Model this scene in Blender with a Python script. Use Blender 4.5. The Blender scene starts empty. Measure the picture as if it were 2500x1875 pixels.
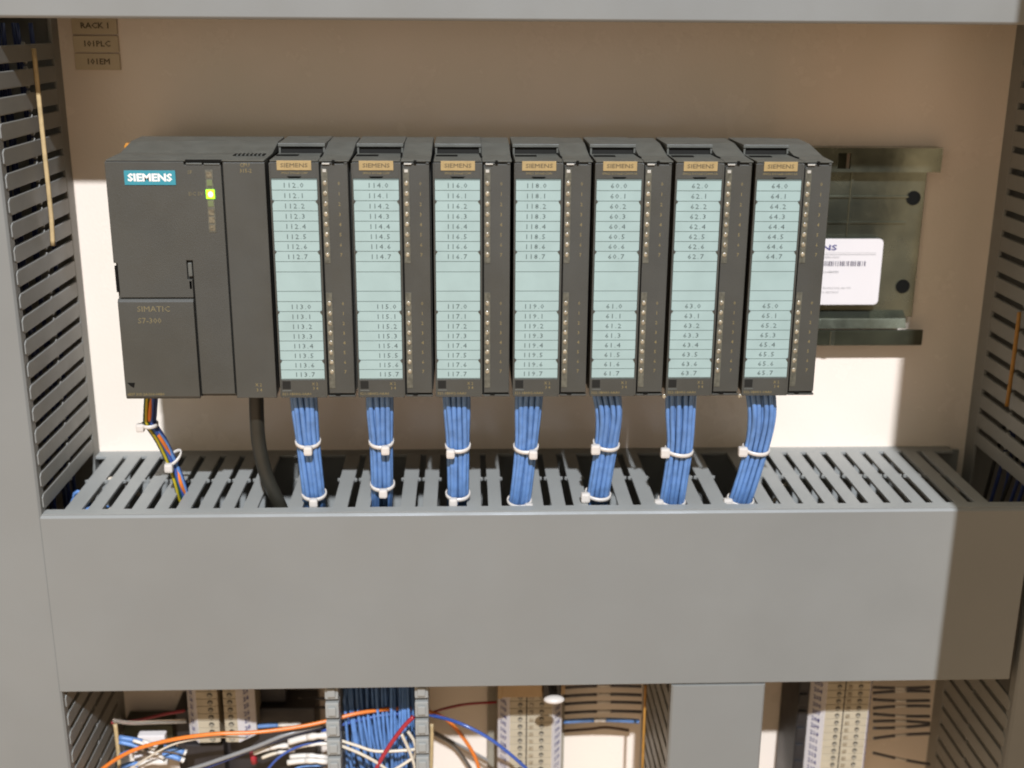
import bpy, bmesh, math, random
from mathutils import Vector, Matrix
random.seed(7)
S = bpy.context.scene
COL = S.collection

# ------------------------------------------------------------------ camera
FPX, CAM = 2933.7, Vector((-0.00414, -0.71223, 0.12875))
PI_, YA, RO = 0.29483, 0.03885, 0.00708
FW = Vector((math.sin(YA) * math.cos(PI_), math.cos(YA) * math.cos(PI_), -math.sin(PI_)))
R0 = FW.cross(Vector((0, 0, 1))).normalized()
U0 = R0.cross(FW)
RT = R0 * math.cos(RO) + U0 * math.sin(RO)
UP = -R0 * math.sin(RO) + U0 * math.cos(RO)
cd = bpy.data.cameras.new('camera')
cam = bpy.data.objects.new('camera', cd)
COL.objects.link(cam)
M = Matrix((RT, UP, -FW)).transposed().to_4x4()
M.translation = CAM
cam.matrix_world = M
cd.sensor_width = 36
cd.lens = 36 * FPX / 2500
cd.clip_start, cd.clip_end = 0.02, 50
cd.dof.use_dof = True
cd.dof.focus_distance = 0.615
cd.dof.aperture_fstop = 7.5
S.camera = cam


def at(u, v, Y):
    """a point of the photograph, taken at the depth Y (mm in front of the mounting plate), in mm"""
    d = FW + RT * ((u - 1250) / FPX) - UP * ((v - 937.5) / FPX)
    t = (-Y / 1000 - CAM.y) / d.y
    p = CAM + d * t
    return (p.x * 1000, p.y * 1000, p.z * 1000)


# ------------------------------------------------------------------ light
S.view_settings.view_transform = 'Standard'
S.view_settings.look = 'None'
S.view_settings.exposure = 0
S.view_settings.gamma = 1
W = bpy.data.worlds.new('World')
S.world = W
W.use_nodes = True
nt = W.node_tree
bg = nt.nodes['Background']
tc = nt.nodes.new('ShaderNodeTexCoord')
sx = nt.nodes.new('ShaderNodeSeparateXYZ')
cr = nt.nodes.new('ShaderNodeValToRGB')
mp = nt.nodes.new('ShaderNodeMapRange')
mp.inputs[1].default_value = -1
mp.inputs[2].default_value = 1
nt.links.new(tc.outputs['Generated'], sx.inputs[0])
nt.links.new(sx.outputs[2], mp.inputs[0])
nt.links.new(mp.outputs[0], cr.inputs[0])
cr.color_ramp.elements[0].color = (0.53, 0.375, 0.245, 1)
cr.color_ramp.elements[0].position = 0.25
cr.color_ramp.elements[1].color = (0.37, 0.36, 0.32, 1)
cr.color_ramp.elements[1].position = 0.75
nt.links.new(cr.outputs[0], bg.inputs[0])
bg.inputs[1].default_value = 1.6

ld = bpy.data.lights.new('hall_lamp', 'AREA')
ld.shape = 'DISK'
ld.size = 0.11
ld.energy = 480
ld.color = (0.905, 1.01, 1.19)
lo = bpy.data.objects.new('hall_lamp', ld)
COL.objects.link(lo)
lo.location = (0.25, -4.0, 3.52)
lo.rotation_euler = (Vector((0, 0, -0.05)) - lo.location).to_track_quat('-Z', 'Y').to_euler()

# ------------------------------------------------------------------ materials
MATS = {}


def mat(name, col, rough=0.5, metal=0.0, spec=0.5, var=0.06, scale=60, bump=0.0, bscale=900,
        emit=None, estr=0, col2=None, trans=0, coat=0, alpha=1):
    m = bpy.data.materials.new(name)
    m.use_nodes = True
    n = m.node_tree.nodes
    L = m.node_tree.links
    b = n['Principled BSDF']
    if name != 'plate':
        col = [c * k for c, k in zip(col, (0.85, 0.76, 0.655))]
    b.inputs['Roughness'].default_value = rough
    b.inputs['Metallic'].default_value = metal
    b.inputs['Specular IOR Level'].default_value = spec
    b.inputs['Transmission Weight'].default_value = trans
    b.inputs['Coat Weight'].default_value = coat
    b.inputs['Alpha'].default_value = alpha
    g = n.new('ShaderNodeNewGeometry')
    t = n.new('ShaderNodeTexNoise')
    t.inputs['Scale'].default_value = scale
    t.inputs['Detail'].default_value = 5
    L.new(g.outputs['Position'], t.inputs['Vector'])
    r = n.new('ShaderNodeValToRGB')
    c2 = col2 or [c * (1 - 2 * var) for c in col]
    r.color_ramp.elements[0].position = 0.32
    r.color_ramp.elements[1].position = 0.62
    r.color_ramp.elements[0].color = (*c2, 1)
    r.color_ramp.elements[1].color = (*col, 1)
    L.new(t.outputs['Fac'], r.inputs[0])
    L.new(r.outputs[0], b.inputs['Base Color'])
    rn = n.new('ShaderNodeTexNoise')
    rn.inputs['Scale'].default_value = 22
    rn.inputs['Detail'].default_value = 6
    rn.inputs['Roughness'].default_value = 0.65
    L.new(g.outputs['Position'], rn.inputs['Vector'])
    rm = n.new('ShaderNodeMapRange')
    rm.inputs[1].default_value, rm.inputs[2].default_value = 0.35, 0.65
    rm.inputs[3].default_value, rm.inputs[4].default_value = max(rough - 0.07, 0.03), min(rough + 0.09, 1)
    L.new(rn.outputs['Fac'], rm.inputs[0])
    L.new(rm.outputs[0], b.inputs['Roughness'])
    if bump:
        t2 = n.new('ShaderNodeTexNoise')
        t2.inputs['Scale'].default_value = bscale
        t2.inputs['Detail'].default_value = 3
        L.new(g.outputs['Position'], t2.inputs['Vector'])
        bp = n.new('ShaderNodeBump')
        bp.inputs['Strength'].default_value = bump
        bp.inputs['Distance'].default_value = 0.0004
        L.new(t2.outputs['Fac'], bp.inputs['Height'])
        L.new(bp.outputs[0], b.inputs['Normal'])
    if emit:
        b.inputs['Emission Color'].default_value = (*emit, 1)
        b.inputs['Emission Strength'].default_value = estr
    MATS[name] = m
    return m


mat('plate', (0.82, 0.67, 0.535), 0.22, col2=(0.75, 0.64, 0.50), scale=8, bump=0.25, bscale=500)  # blotchy second tone puts soft room reflections into the colour
mat('duct', (0.325, 0.348, 0.352), 0.48, var=0.035, scale=30, bump=0.15, bscale=1500)  # same plastic as the cover, light on up-facing faces put into a paler grey
mat('duct_side', (0.262, 0.274, 0.268), 0.48, var=0.035, scale=30, bump=0.15, bscale=1500)  # darker copy of duct for side walls that catch less light
mat('duct_cover', (0.222, 0.236, 0.236), 0.46, var=0.04, scale=10, bump=0.12, bscale=1200)
mat('frame', (0.10, 0.10, 0.095), 0.5)
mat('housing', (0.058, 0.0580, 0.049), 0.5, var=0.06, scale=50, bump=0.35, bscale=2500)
mat('housing_top', (0.115, 0.122, 0.112), 0.42, var=0.1, scale=120, bump=0.3, bscale=2500)  # same plastic as housing, light from above put into a paler colour
mat('dark', (0.02, 0.02, 0.018), 0.6, spec=0.15)
mat('groove', (0.010, 0.010, 0.009), 0.9, spec=0.05)
mat('card', (0.12, 0.16, 0.155), 0.6, var=0.02)
mat('card_field', (0.345, 0.475, 0.485), 0.35, var=0.03, scale=90)
mat('ink', (0.065, 0.09, 0.09), 0.7, var=0)
mat('gold_ink', (0.25, 0.20, 0.085), 0.6, var=0)
mat('dim_ink', (0.17, 0.145, 0.075), 0.6, var=0)
mat('tag', (0.40, 0.30, 0.14), 0.45, var=0.06, scale=300)
mat('tag_ink', (0.10, 0.075, 0.035), 0.6, var=0)
mat('glint', (0.55, 0.55, 0.52), 0.12, var=0.1, spec=0.9)
mat('teal', (0.035, 0.27, 0.36), 0.4, var=0.03)
mat('white_ink', (0.82, 0.85, 0.85), 0.5, var=0)
mat('strip', (0.13, 0.13, 0.105), 0.3, var=0.2, scale=500)
mat('lens', (0.42, 0.37, 0.27), 0.22, var=0.3, scale=900, spec=0.8)
mat('lens_dull', (0.20, 0.175, 0.12), 0.35, var=0.3, scale=900)
mat('lens_green', (0.16, 0.20, 0.10), 0.3)
mat('lit_green', (0.2, 0.8, 0.05), 0.3, emit=(0.32, 1.0, 0.0), estr=2.3)
mat('lit_core', (0.8, 1.0, 0.4), 0.3, emit=(1.0, 1.0, 0.25), estr=3.5)
mat('zinc', (0.30, 0.34, 0.28), 0.22, metal=0.9, var=0.2, scale=30, bump=0.07, bscale=220)
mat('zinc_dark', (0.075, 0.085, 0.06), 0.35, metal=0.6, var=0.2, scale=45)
mat('paper', (0.80, 0.79, 0.83), 0.35, var=0.01)
mat('blue_ink', (0.05, 0.05, 0.22), 0.6, var=0)
mat('grey_ink', (0.42, 0.42, 0.44), 0.6, var=0)
mat('bar_ink', (0.12, 0.11, 0.15), 0.6, var=0)
mat('marker_tan', (0.66, 0.58, 0.42), 0.5, var=0.04)
mat('blue_wire', (0.145, 0.31, 0.70), 0.42, var=0.12, scale=200)
mat('slate_wire', (0.10, 0.10, 0.115), 0.45, var=0.1)
mat('navy_wire', (0.035, 0.06, 0.22), 0.35, var=0.05)
mat('deep_blue_wire', (0.05, 0.11, 0.42), 0.3, var=0.05)
mat('white_wire', (0.72, 0.66, 0.55), 0.4, var=0.05)
mat('orange_wire', (0.86, 0.24, 0.035), 0.32, var=0.04)
mat('red_wire', (0.42, 0.03, 0.045), 0.35, var=0.04)
mat('brown_wire', (0.10, 0.05, 0.02), 0.4, var=0.05)
mat('grey_wire', (0.27, 0.28, 0.29), 0.3, var=0.05)
mat('green_wire', (0.02, 0.09, 0.055), 0.35, var=0.05)
mat('yellow_wire', (0.55, 0.45, 0.02), 0.4, var=0.05)
mat('black_cable', (0.028, 0.027, 0.020), 0.42, var=0.1)
mat('nylon', (0.66, 0.64, 0.62), 0.35, var=0.02)
mat('ferrule', (0.80, 0.78, 0.74), 0.35, var=0.06)
mat('tan_strip', (0.62, 0.48, 0.26), 0.5, var=0.12, scale=200)
mat('amber_strip', (0.46, 0.24, 0.05), 0.45, var=0.15, scale=200)
mat('terminal', (0.50, 0.455, 0.35), 0.5, var=0.06, scale=80)
mat('terminal_dark', (0.33, 0.315, 0.26), 0.45, var=0.1)
mat('terminal_tan', (0.50, 0.36, 0.20), 0.5, var=0.05)
mat('label_white', (0.80, 0.79, 0.82), 0.45, var=0.01)
mat('black_plastic', (0.02, 0.019, 0.02), 0.45, var=0.1)
mat('relay_black', (0.030, 0.026, 0.027), 0.5, var=0.15, scale=80)
mat('orange_plastic', (0.62, 0.27, 0.03), 0.5)
mat('clear', (0.75, 0.72, 0.66), 0.08, trans=0.75, var=0.0)
mat('steel', (0.5, 0.48, 0.42), 0.3, metal=0.8)

# ------------------------------------------------------------------ mesh helpers (millimetres)


class MB:
    def __init__(s):
        s.v, s.f, s.sm = [], [], []

    def poly(s, vs, fs, smooth=False):
        o = len(s.v)
        s.v += [tuple(v) for v in vs]
        for f in fs:
            s.f.append(tuple(i + o for i in f))
            s.sm.append(smooth)
        return s

    def box(s, x0, x1, y0, y1, z0, z1):
        x0, x1 = sorted((x0, x1)); y0, y1 = sorted((y0, y1)); z0, z1 = sorted((z0, z1))
        vs = [(x, y, z) for z in (z0, z1) for y in (y0, y1) for x in (x0, x1)]
        return s.poly(vs, [(0, 2, 3, 1), (4, 5, 7, 6), (0, 1, 5, 4), (2, 6, 7, 3), (0, 4, 6, 2), (1, 3, 7, 5)])

    def prism(s, pts, axis, a, b):
        """polygon pts in the plane across axis, extruded from a to b"""
        def P(p, t):
            return {'x': (t, p[0], p[1]), 'y': (p[0], t, p[1]), 'z': (p[0], p[1], t)}[axis]
        n = len(pts)
        vs = [P(p, a) for p in pts] + [P(p, b) for p in pts]
        return s.poly(vs, [tuple(range(n)), tuple(range(2 * n - 1, n - 1, -1))] +
                      [(i, i + n, (i + 1) % n + n, (i + 1) % n) for i in range(n)])

    def tube(s, path, r, n=8, cap=True, sy=1.0):
        P = [Vector(p) for p in path]
        rr = r if isinstance(r, (list, tuple)) else [r] * len(P)
        t0 = (P[1] - P[0]).normalized()
        ref = Vector((0, 1, 0)) if abs(t0.y) < 0.9 else Vector((1, 0, 0))
        a = t0.cross(ref).normalized()
        o = len(s.v)
        for i, p in enumerate(P):
            t = (P[min(i + 1, len(P) - 1)] - P[max(i - 1, 0)]).normalized()
            a = (a - t * a.dot(t)).normalized()
            b = t.cross(a)
            for k in range(n):
                w = 2 * math.pi * k / n
                s.v.append(tuple(p + (a * math.cos(w) + b * math.sin(w) * sy) * rr[i]))
        for i in range(len(P) - 1):
            for k in range(n):
                s.f.append((o + i * n + k, o + i * n + (k + 1) % n, o + (i + 1) * n + (k + 1) % n, o + (i + 1) * n + k))
                s.sm.append(True)
        if cap:
            s.f.append(tuple(o + k for k in range(n - 1, -1, -1))); s.sm.append(False)
            e = o + (len(P) - 1) * n
            s.f.append(tuple(e + k for k in range(n))); s.sm.append(False)
        return s

    def ball(s, c, r, n=10, m=6, sc=(1, 1, 1)):
        vs, fs = [], []
        for i in range(m + 1):
            th = math.pi * i / m
            for k in range(n):
                ph = 2 * math.pi * k / n
                vs.append((c[0] + r * sc[0] * math.sin(th) * math.cos(ph), c[1] + r * sc[1] * math.sin(th) * math.sin(ph),
                           c[2] + r * sc[2] * math.cos(th)))
        for i in range(m):
            for k in range(n):
                fs.append((i * n + k, (i + 1) * n + k, (i + 1) * n + (k + 1) % n, i * n + (k + 1) % n))
        return s.poly(vs, fs, True)

    def mesh(s, name, bevel=0, off=(0, 0, 0), weld=False):
        me = bpy.data.meshes.new(name)
        me.from_pydata([((x - off[0]) / 1000, (y - off[1]) / 1000, (z - off[2]) / 1000) for x, y, z in s.v], [], s.f)
        me.polygons.foreach_set('use_smooth', s.sm)
        bm = bmesh.new()
        bm.from_mesh(me)
        if weld:
            bmesh.ops.remove_doubles(bm, verts=bm.verts, dist=1e-6)
        bmesh.ops.recalc_face_normals(bm, faces=bm.faces)
        if bevel:
            es = [e for e in bm.edges if len(e.link_faces) == 2 and e.calc_face_angle(0) > 0.6]
            bmesh.ops.bevel(bm, geom=es, offset=bevel / 1000, segments=2, profile=0.6, affect='EDGES', clamp_overlap=True)
        bm.to_mesh(me)
        bm.free()
        return me


ORG = {}


def thing(name, label, cat, loc=(0, 0, 0), group=None, kind=None):
    o = bpy.data.objects.new(name, None)
    o.empty_display_size = 0.01
    COL.objects.link(o)
    o.location = [c / 1000 for c in loc]
    ORG[o] = loc
    if kind:
        o['kind'] = kind
    else:
        o['label'] = label
        o['category'] = cat
    if group:
        o['group'] = group
    return o


def link(name, me, m, parent=None, loc=None, label=None):
    o = bpy.data.objects.new(name, me)
    COL.objects.link(o)
    if m and not me.materials:
        me.materials.append(MATS[m])
    if parent:
        o.parent = parent
        ORG[o] = ORG.get(parent, (0, 0, 0))
    if loc:
        o.location = [c / 1000 for c in loc]
    if label:
        o['label'] = label
    return o


def obj(name, mb, m, parent=None, bevel=0, label=None):
    off = ORG.get(parent, (0, 0, 0)) if parent else (0, 0, 0)
    return link(name, mb.mesh(name, bevel, off), m, parent, label=label)


def solo(name, mb, m, label, cat, group=None, bevel=0):
    """a thing that is one mesh, with its origin at its own middle"""
    n = len(mb.v)
    c = tuple(sum(v[k] for v in mb.v) / n for k in range(3))
    o = link(name, mb.mesh(name, bevel, c), m)
    o.location = [k / 1000 for k in c]
    ORG[o] = c
    o['label'] = label
    o['category'] = cat
    if group:
        o['group'] = group
    return o


def struct(name, mb, m, bevel=0):
    o = obj(name, mb, m, None, bevel)
    o['kind'] = 'structure'
    return o


TXT = {}


def text_mesh(txt, size, bold=0.0, sx=1.0, key=None, align='CENTER'):
    k = (txt, size, bold, sx, align)
    if k in TXT:
        return TXT[k]
    cu = bpy.data.curves.new('t', 'FONT')
    cu.body = txt
    cu.size = size / 1000
    cu.offset = bold / 1000
    cu.align_x = align
    cu.align_y = 'CENTER'
    cu.resolution_u = 1
    cu.extrude = 0.00003
    cu.space_character = 1.25 if (txt[0].isdigit() and '.' in txt and len(txt) < 6) else 1.0
    o = bpy.data.objects.new('t', cu)
    COL.objects.link(o)
    dg = bpy.context.evaluated_depsgraph_get()
    me = bpy.data.meshes.new_from_object(o.evaluated_get(dg))
    bpy.data.objects.remove(o)
    bpy.data.curves.remove(cu)
    # the text lies in XY: stand it up in XZ facing -Y
    for v in me.vertices:
        x, y, z = v.co
        v.co = (x * sx, -z, y)
    me.materials.clear()
    me.name = 'lettering'
    TXT[k] = me
    return me


def write(name, txt, size, x, y, z, m, parent, bold=0.0, sx=1.0, align='CENTER', rot=None):
    me = text_mesh(txt, size, bold, sx, None, align)
    if me.materials and me.materials[0] != MATS[m]:
        me = me.copy(); me.materials.clear()
    if not me.materials:
        me.materials.append(MATS[m])
    o = bpy.data.objects.new(name, me)
    COL.objects.link(o)
    o.parent = parent
    og = ORG.get(parent, (0, 0, 0))
    ORG[o] = og
    o.location = ((x - og[0]) / 1000, (y - og[1]) / 1000, (z - og[2]) / 1000)
    if rot:
        o.rotation_euler = rot
    return o


def spline(pts, seg=6):
    P = [Vector(p) for p in pts]
    if len(P) == 2:
        return [P[0].lerp(P[1], i / seg) for i in range(seg + 1)]
    P = [P[0] * 2 - P[1]] + P + [P[-1] * 2 - P[-2]]
    out = []
    for i in range(1, len(P) - 2):
        a, b, c, d = P[i - 1:i + 3]
        for k in range(seg):
            t = k / seg
            out.append(0.5 * ((2 * b) + (c - a) * t + (2 * a - 5 * b + 4 * c - d) * t * t + (3 * b - a - 3 * c + d) * t ** 3))
    out.append(P[-2])
    return out


# ------------------------------------------------------------------ setting
PLB, PLT = -420, 300
struct('mounting_plate', MB().box(-420, 480, 0, 3, PLB, PLT), 'plate')
# the cabinet's door frame, which throws the shade at the right
struct('cabinet_frame', MB().box(265.2, 330, -262, -235, -520, 420), 'frame', bevel=1)
struct('ambient_blocker', MB().box(276, 296, -900, -268, -620, 620), 'frame', bevel=2)  # unseen panel added to cut ambient light from the right

ZD, ZB, GY = -130.3, -235.4, -106.0   # middle duct: top, bottom, front


def finger_mesh(key, w, L, nub, t, root=9.0):
    p = [(0, -root), (0, -nub + 1.2), (-1.45, -nub), (0, -nub - 1.4), (0.25, -nub - 3.5), (0.25, -L), (w - 0.25, -L),
         (w - 0.25, -nub - 3.5), (w, -nub - 1.4), (w + 1.45, -nub), (w, -nub + 1.2), (w, -root)]
    return MB().prism(p, 'z', -t, 0).mesh(key, 0.35)


# --- middle duct (horizontal)
KNOT = [(-1, -228.5), (0, -214.8), (1, -203.0), (2, -191.2), (3, -179.0), (4, -166.9), (5, -154.8), (6, -142.6),
        (7, -130.8), (12, -68.9), (15, -31.5), (18, 5.2), (21, 40.3), (22, 52.4), (25, 90.0), (28, 129.2), (31, 168.9),
        (32, 181.6), (33, 194.1), (34, 206.2), (35, 218.5), (36, 231.5), (37, 243.9), (38, 255.9), (39, 267.8),
        (40, 280.0), (41, 291.8), (42, 304.0)]


def slot(k):
    for (a, x), (b, y) in zip(KNOT, KNOT[1:]):
        if a <= k <= b:
            return x + (y - x) * (k - a) / (b - a)


md = thing('wiring_duct', 'long grey slotted duct running across under the row of dark modules', 'wiring duct', (-234, 0, ZB),
           'grey slotted wiring ducts')
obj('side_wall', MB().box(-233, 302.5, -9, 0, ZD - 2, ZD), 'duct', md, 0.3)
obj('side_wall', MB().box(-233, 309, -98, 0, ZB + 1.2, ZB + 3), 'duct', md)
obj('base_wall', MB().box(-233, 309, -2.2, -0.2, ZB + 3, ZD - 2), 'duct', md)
cv = MB().prism([(-97.5, ZD + 1.6), (GY + 1.2, ZD + 1.6), (GY, ZD + 0.2), (GY, ZB - 0.2), (GY + 1.2, ZB - 1), (-97.5, ZB - 1),
                 (-97.5, ZB + 1), (GY + 2, ZB + 1), (GY + 2, ZD), (-97.5, ZD)], 'x', -234.2, 309.3)
obj('cover', cv, 'duct_cover', md, 0.35)
obj('lit_lip_overlay', MB().box(-233.6, 308.8, -104.6, -97.6, ZD + 1.7, ZD + 2.0), 'duct', md)  # thin overlay in the paler grey, paints light along the cover's top
GONE = {9, 11, 14, 17, 20, 24, 27, 30}
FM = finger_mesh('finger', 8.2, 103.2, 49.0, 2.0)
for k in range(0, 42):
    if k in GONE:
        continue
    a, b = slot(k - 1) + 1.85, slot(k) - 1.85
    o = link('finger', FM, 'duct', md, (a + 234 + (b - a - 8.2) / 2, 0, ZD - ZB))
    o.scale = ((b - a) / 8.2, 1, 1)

# --- upper duct
ud = thing('wiring_duct', 'grey duct with smooth bright cover along the top edge, above the plate', 'wiring duct', (-340, 0, 128.7),
           'grey slotted wiring ducts')
obj('cover', MB().prism([(-97.5, 127.7), (GY + 1, 127.7), (GY, 128.9), (GY, 233), (GY + 2, 233), (GY + 2, 129.7), (-97.5, 129.7)],
                        'x', -345, 420), 'duct_cover', ud, 0.35)
obj('side_wall', MB().box(-345, 420, -9, 0, 129.5, 131.5), 'duct', ud, 0.3)
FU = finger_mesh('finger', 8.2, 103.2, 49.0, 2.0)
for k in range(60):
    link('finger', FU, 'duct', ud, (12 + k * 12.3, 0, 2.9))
obj('base_wall', MB().box(-345, 420, -2.2, -0.2, 131.5, 233), 'duct', ud)


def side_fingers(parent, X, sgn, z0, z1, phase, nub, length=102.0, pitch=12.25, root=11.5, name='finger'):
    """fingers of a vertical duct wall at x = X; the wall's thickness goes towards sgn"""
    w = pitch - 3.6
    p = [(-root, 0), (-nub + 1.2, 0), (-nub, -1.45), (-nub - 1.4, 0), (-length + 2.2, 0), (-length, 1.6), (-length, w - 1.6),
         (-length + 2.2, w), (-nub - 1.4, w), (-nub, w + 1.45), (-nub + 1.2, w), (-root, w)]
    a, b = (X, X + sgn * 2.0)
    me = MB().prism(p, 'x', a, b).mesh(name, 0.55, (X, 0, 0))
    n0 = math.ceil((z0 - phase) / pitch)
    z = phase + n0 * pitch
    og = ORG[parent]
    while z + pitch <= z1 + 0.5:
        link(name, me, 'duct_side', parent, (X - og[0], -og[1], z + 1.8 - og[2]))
        z += pitch


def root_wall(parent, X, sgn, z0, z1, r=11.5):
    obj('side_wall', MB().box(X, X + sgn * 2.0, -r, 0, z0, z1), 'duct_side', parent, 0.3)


# --- left duct
XL = -232.8
lf = thing('wiring_duct', 'tall grey slotted duct down the left side of the cabinet', 'wiring duct', (-285, 0, PLB), 'grey slotted wiring ducts')
side_fingers(lf, XL, -1, -129.5, 127, 18.3, 55)
side_fingers(lf, XL, -1, -420, -236, 18.3, 55)
root_wall(lf, XL, -1, PLB, 129.4)
obj('cover', MB().prism([(XL - 0.6, -98.5), (XL - 0.6, GY + 1.2), (XL - 1.8, GY), (-340, GY), (-340, GY + 2), (XL - 2.6, GY + 2), (XL - 2.6, -98.5)],
                        'z', PLB, 127.6), 'duct_cover', lf, 0.35)
obj('base_wall', MB().box(-338, XL - 2.2, -2.2, -0.2, PLB, 129), 'duct', lf)
obj('side_wall', MB().box(-338, -336, -98, -2.4, PLB, 129), 'duct', lf)

# --- right duct
XR = 313.5
rt = thing('wiring_duct', 'tall shaded grey slotted duct down the right side', 'wiring duct', (365, 0, PLB), 'grey slotted wiring ducts')
side_fingers(rt, XR, 1, -128, 127, -15.6, 54, root=13.5, pitch=12.3)
side_fingers(rt, XR, 1, -420, -238, -15.6, 54, root=13.5, pitch=12.3)
root_wall(rt, XR, 1, PLB, 129.4, 13.5)
obj('cover', MB().prism([(XR + 0.6, -98.5), (XR + 0.6, GY + 1.2), (XR + 1.8, GY), (420, GY), (420, GY + 2), (XR + 2.6, GY + 2), (XR + 2.6, -98.5)],
                        'z', PLB, 127.6), 'duct_cover', rt, 0.35)
obj('base_wall', MB().box(XR + 2.2, 418, -2.2, -0.2, PLB, 129), 'duct', rt)
obj('side_wall', MB().box(416, 418, -98, -2.4, PLB, 129), 'duct', rt)

# --- short covered duct going down below the middle duct
sd = thing('wiring_duct', 'narrow grey duct with smooth cover dropping from the middle duct at lower right', 'wiring duct', (140, 0, PLB),
           'grey slotted wiring ducts')
side_fingers(sd, 113.2, 1, -420, -238, -3, 50, root=9)
side_fingers(sd, 166.2, -1, -420, -238, -3, 50, root=9)
root_wall(sd, 113.2, 1, PLB, -237, 9)
root_wall(sd, 166.2, -1, PLB, -237, 9)
obj('cover', MB().prism([(112.4, -98.5), (112.4, GY + 1.0), (113.6, GY - 0.2), (165.8, GY - 0.2), (167, GY + 1.0), (167, -98.5), (165, -98.5), (165, GY + 2), (114.4, GY + 2),
                         (114.4, -98.5)], 'z', PLB, -236.9), 'duct_cover', sd, 0.35)
obj('base_wall', MB().box(115.4, 164, -2.2, -0.2, PLB, -238), 'duct', sd)

# --- open duct without a cover
od = thing('wiring_duct', 'open grey duct without its cover, packed with blue wires', 'wiring duct', (-57, 0, PLB), 'grey slotted wiring ducts')
for X, sgn in ((-86.5, 1), (-28.0, -1)):
    hw = 3.9
    hx = X + 3.4 * sgn
    p = [(-9, 0), (-90, 0), (-90, 8.2), (-9, 8.2)]
    plate = MB().prism(p, 'x', X + sgn * 2.4, X + sgn * 4.4)
    plate.box(hx - hw, hx + hw, -99, -89, -0.9, 9.1)
    plate.box(hx - hw + 1.5, hx + hw - 1.5, -100.6, -99.1, 1.2, 7.0)
    me = plate.mesh('finger', 0.9, (X, 0, 0))
    z = -246.5
    while z > -415:
        link('finger', me, 'duct', od, (X + 57, 0, z - PLB))
        z -= 12.3
    obj('side_wall', MB().box(X + sgn * 2.4, X + sgn * 4.4, -9, 0, PLB, -240), 'duct', od)
obj('base_wall', MB().box(-82, -32.6, -2.2, -0.2, PLB, -240), 'duct', od)

# ------------------------------------------------------------------ mounting rail
rl = thing('mounting_rail', 'galvanised steel mounting rail showing at the right end of the modules', 'rail', (45, 0, -60))
obj('web', MB().box(-186, 268, -6, -2, -44, 44.5), 'zinc', rl, 0.3)
fl = MB()
for a, b in ((-186, 212), (219.5, 273.2)):
    fl.box(a, b, -13, -11, 44.6, 58.6)
fl.box(212, 219.5, -13, -11, 55.5, 58.6).box(212, 219.5, -13, -11, 44.6, 46.5)
obj('top_flange', fl, 'zinc', rl)
obj('top_flange_back', MB().box(-186, 273.2, -11, -1, 56.6, 58.5), 'zinc', rl)
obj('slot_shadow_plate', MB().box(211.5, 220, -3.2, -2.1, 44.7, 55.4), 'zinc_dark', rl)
obj('bottom_lip', MB().prism([(-6, -39.5), (-12.5, -43.5), (-14.5, -49.3), (-12.4, -49.3), (-10.6, -45), (-6, -42)], 'x', -186, 262), 'zinc', rl, 0.3)
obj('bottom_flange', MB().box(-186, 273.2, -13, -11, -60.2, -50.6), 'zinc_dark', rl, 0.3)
obj('rib', MB().box(-186, 258, -6.9, -6.05, 13.4, 14.6), 'zinc', rl, 0.2)
obj('rib', MB().box(222.6, 224.2, -7.2, -6.1, -30, 44), 'zinc', rl, 0.2)
obj('rib', MB().box(-186, 258, -7.0, -6.1, 28.8, 30), 'zinc', rl, 0.2)
obj('rib', MB().box(216, 219, -13.8, -13.05, -60, -50.8), 'zinc', rl, 0.2)
for x, z in ((261.2, 28.6), (260.2, -24.9)):
    h = obj('screw_hole', MB().tube([(x, -6.5, z), (x, -6.05, z)], 4.3, 18), 'groove', rl, label='dark round hole near the rail end')
    obj('hole_rim', MB().tube([(x, -6.25, z), (x, -6.02, z)], 4.8, 18), 'zinc', rl)
lc = obj('type_label', MB().prism([(172, -34.6), (241, -34.6), (242.7, -33.9), (243.4, -32.2), (243.4, 3.0), (242.7, 4.7), (241, 5.4), (172, 5.4)], 'y', -13.4, -12.4), 'paper', rl, 0.15, label='white printed type label on the rail')
obj('label_holder', MB().box(172, 243, -12.3, -6.1, -34, 5), 'zinc_dark', rl)
write('label_lettering', 'SIEMENS', 4.6, 215.6, -13.5, 0.0, 'blue_ink', lc, bold=0.12, sx=1.62, align='RIGHT')
obj('ruled_line', MB().box(174, 239.5, -13.5, -13.42, -4.2, -3.8), 'grey_ink', lc)
obj('ruled_line', MB().box(174, 239.5, -13.5, -13.42, -3.0, -2.85), 'grey_ink', lc)
bar = MB()
x = 178
rb = random.Random(3)
while x < 233.5:
    w = rb.choice((0.35, 0.5, 0.8))
    bar.box(x, x + w, -13.5, -13.42, -11.0, -8.0)
    x += w + rb.choice((0.35, 0.5, 0.9))
obj('barcode', bar, 'bar_ink', lc)
write('label_lettering', '1P 6ES7 390-1AE80-0AA0', 1.9, 217.5, -13.5, -5.7, 'grey_ink', lc, align='RIGHT')
write('label_lettering', 'PROFILSCHIENE L=480MM', 2.0, 217.8, -13.5, -14.6, 'grey_ink', lc, align='RIGHT', bold=0.05)
write('label_lettering', 'RACK PROFILE RAIL 480 MM', 1.8, 226.0, -13.5, -24.4, 'grey_ink', lc, align='RIGHT')
write('label_lettering', 'MADE IN GERMANY', 1.8, 219.0, -13.5, -27.0, 'grey_ink', lc, align='RIGHT')

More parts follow.
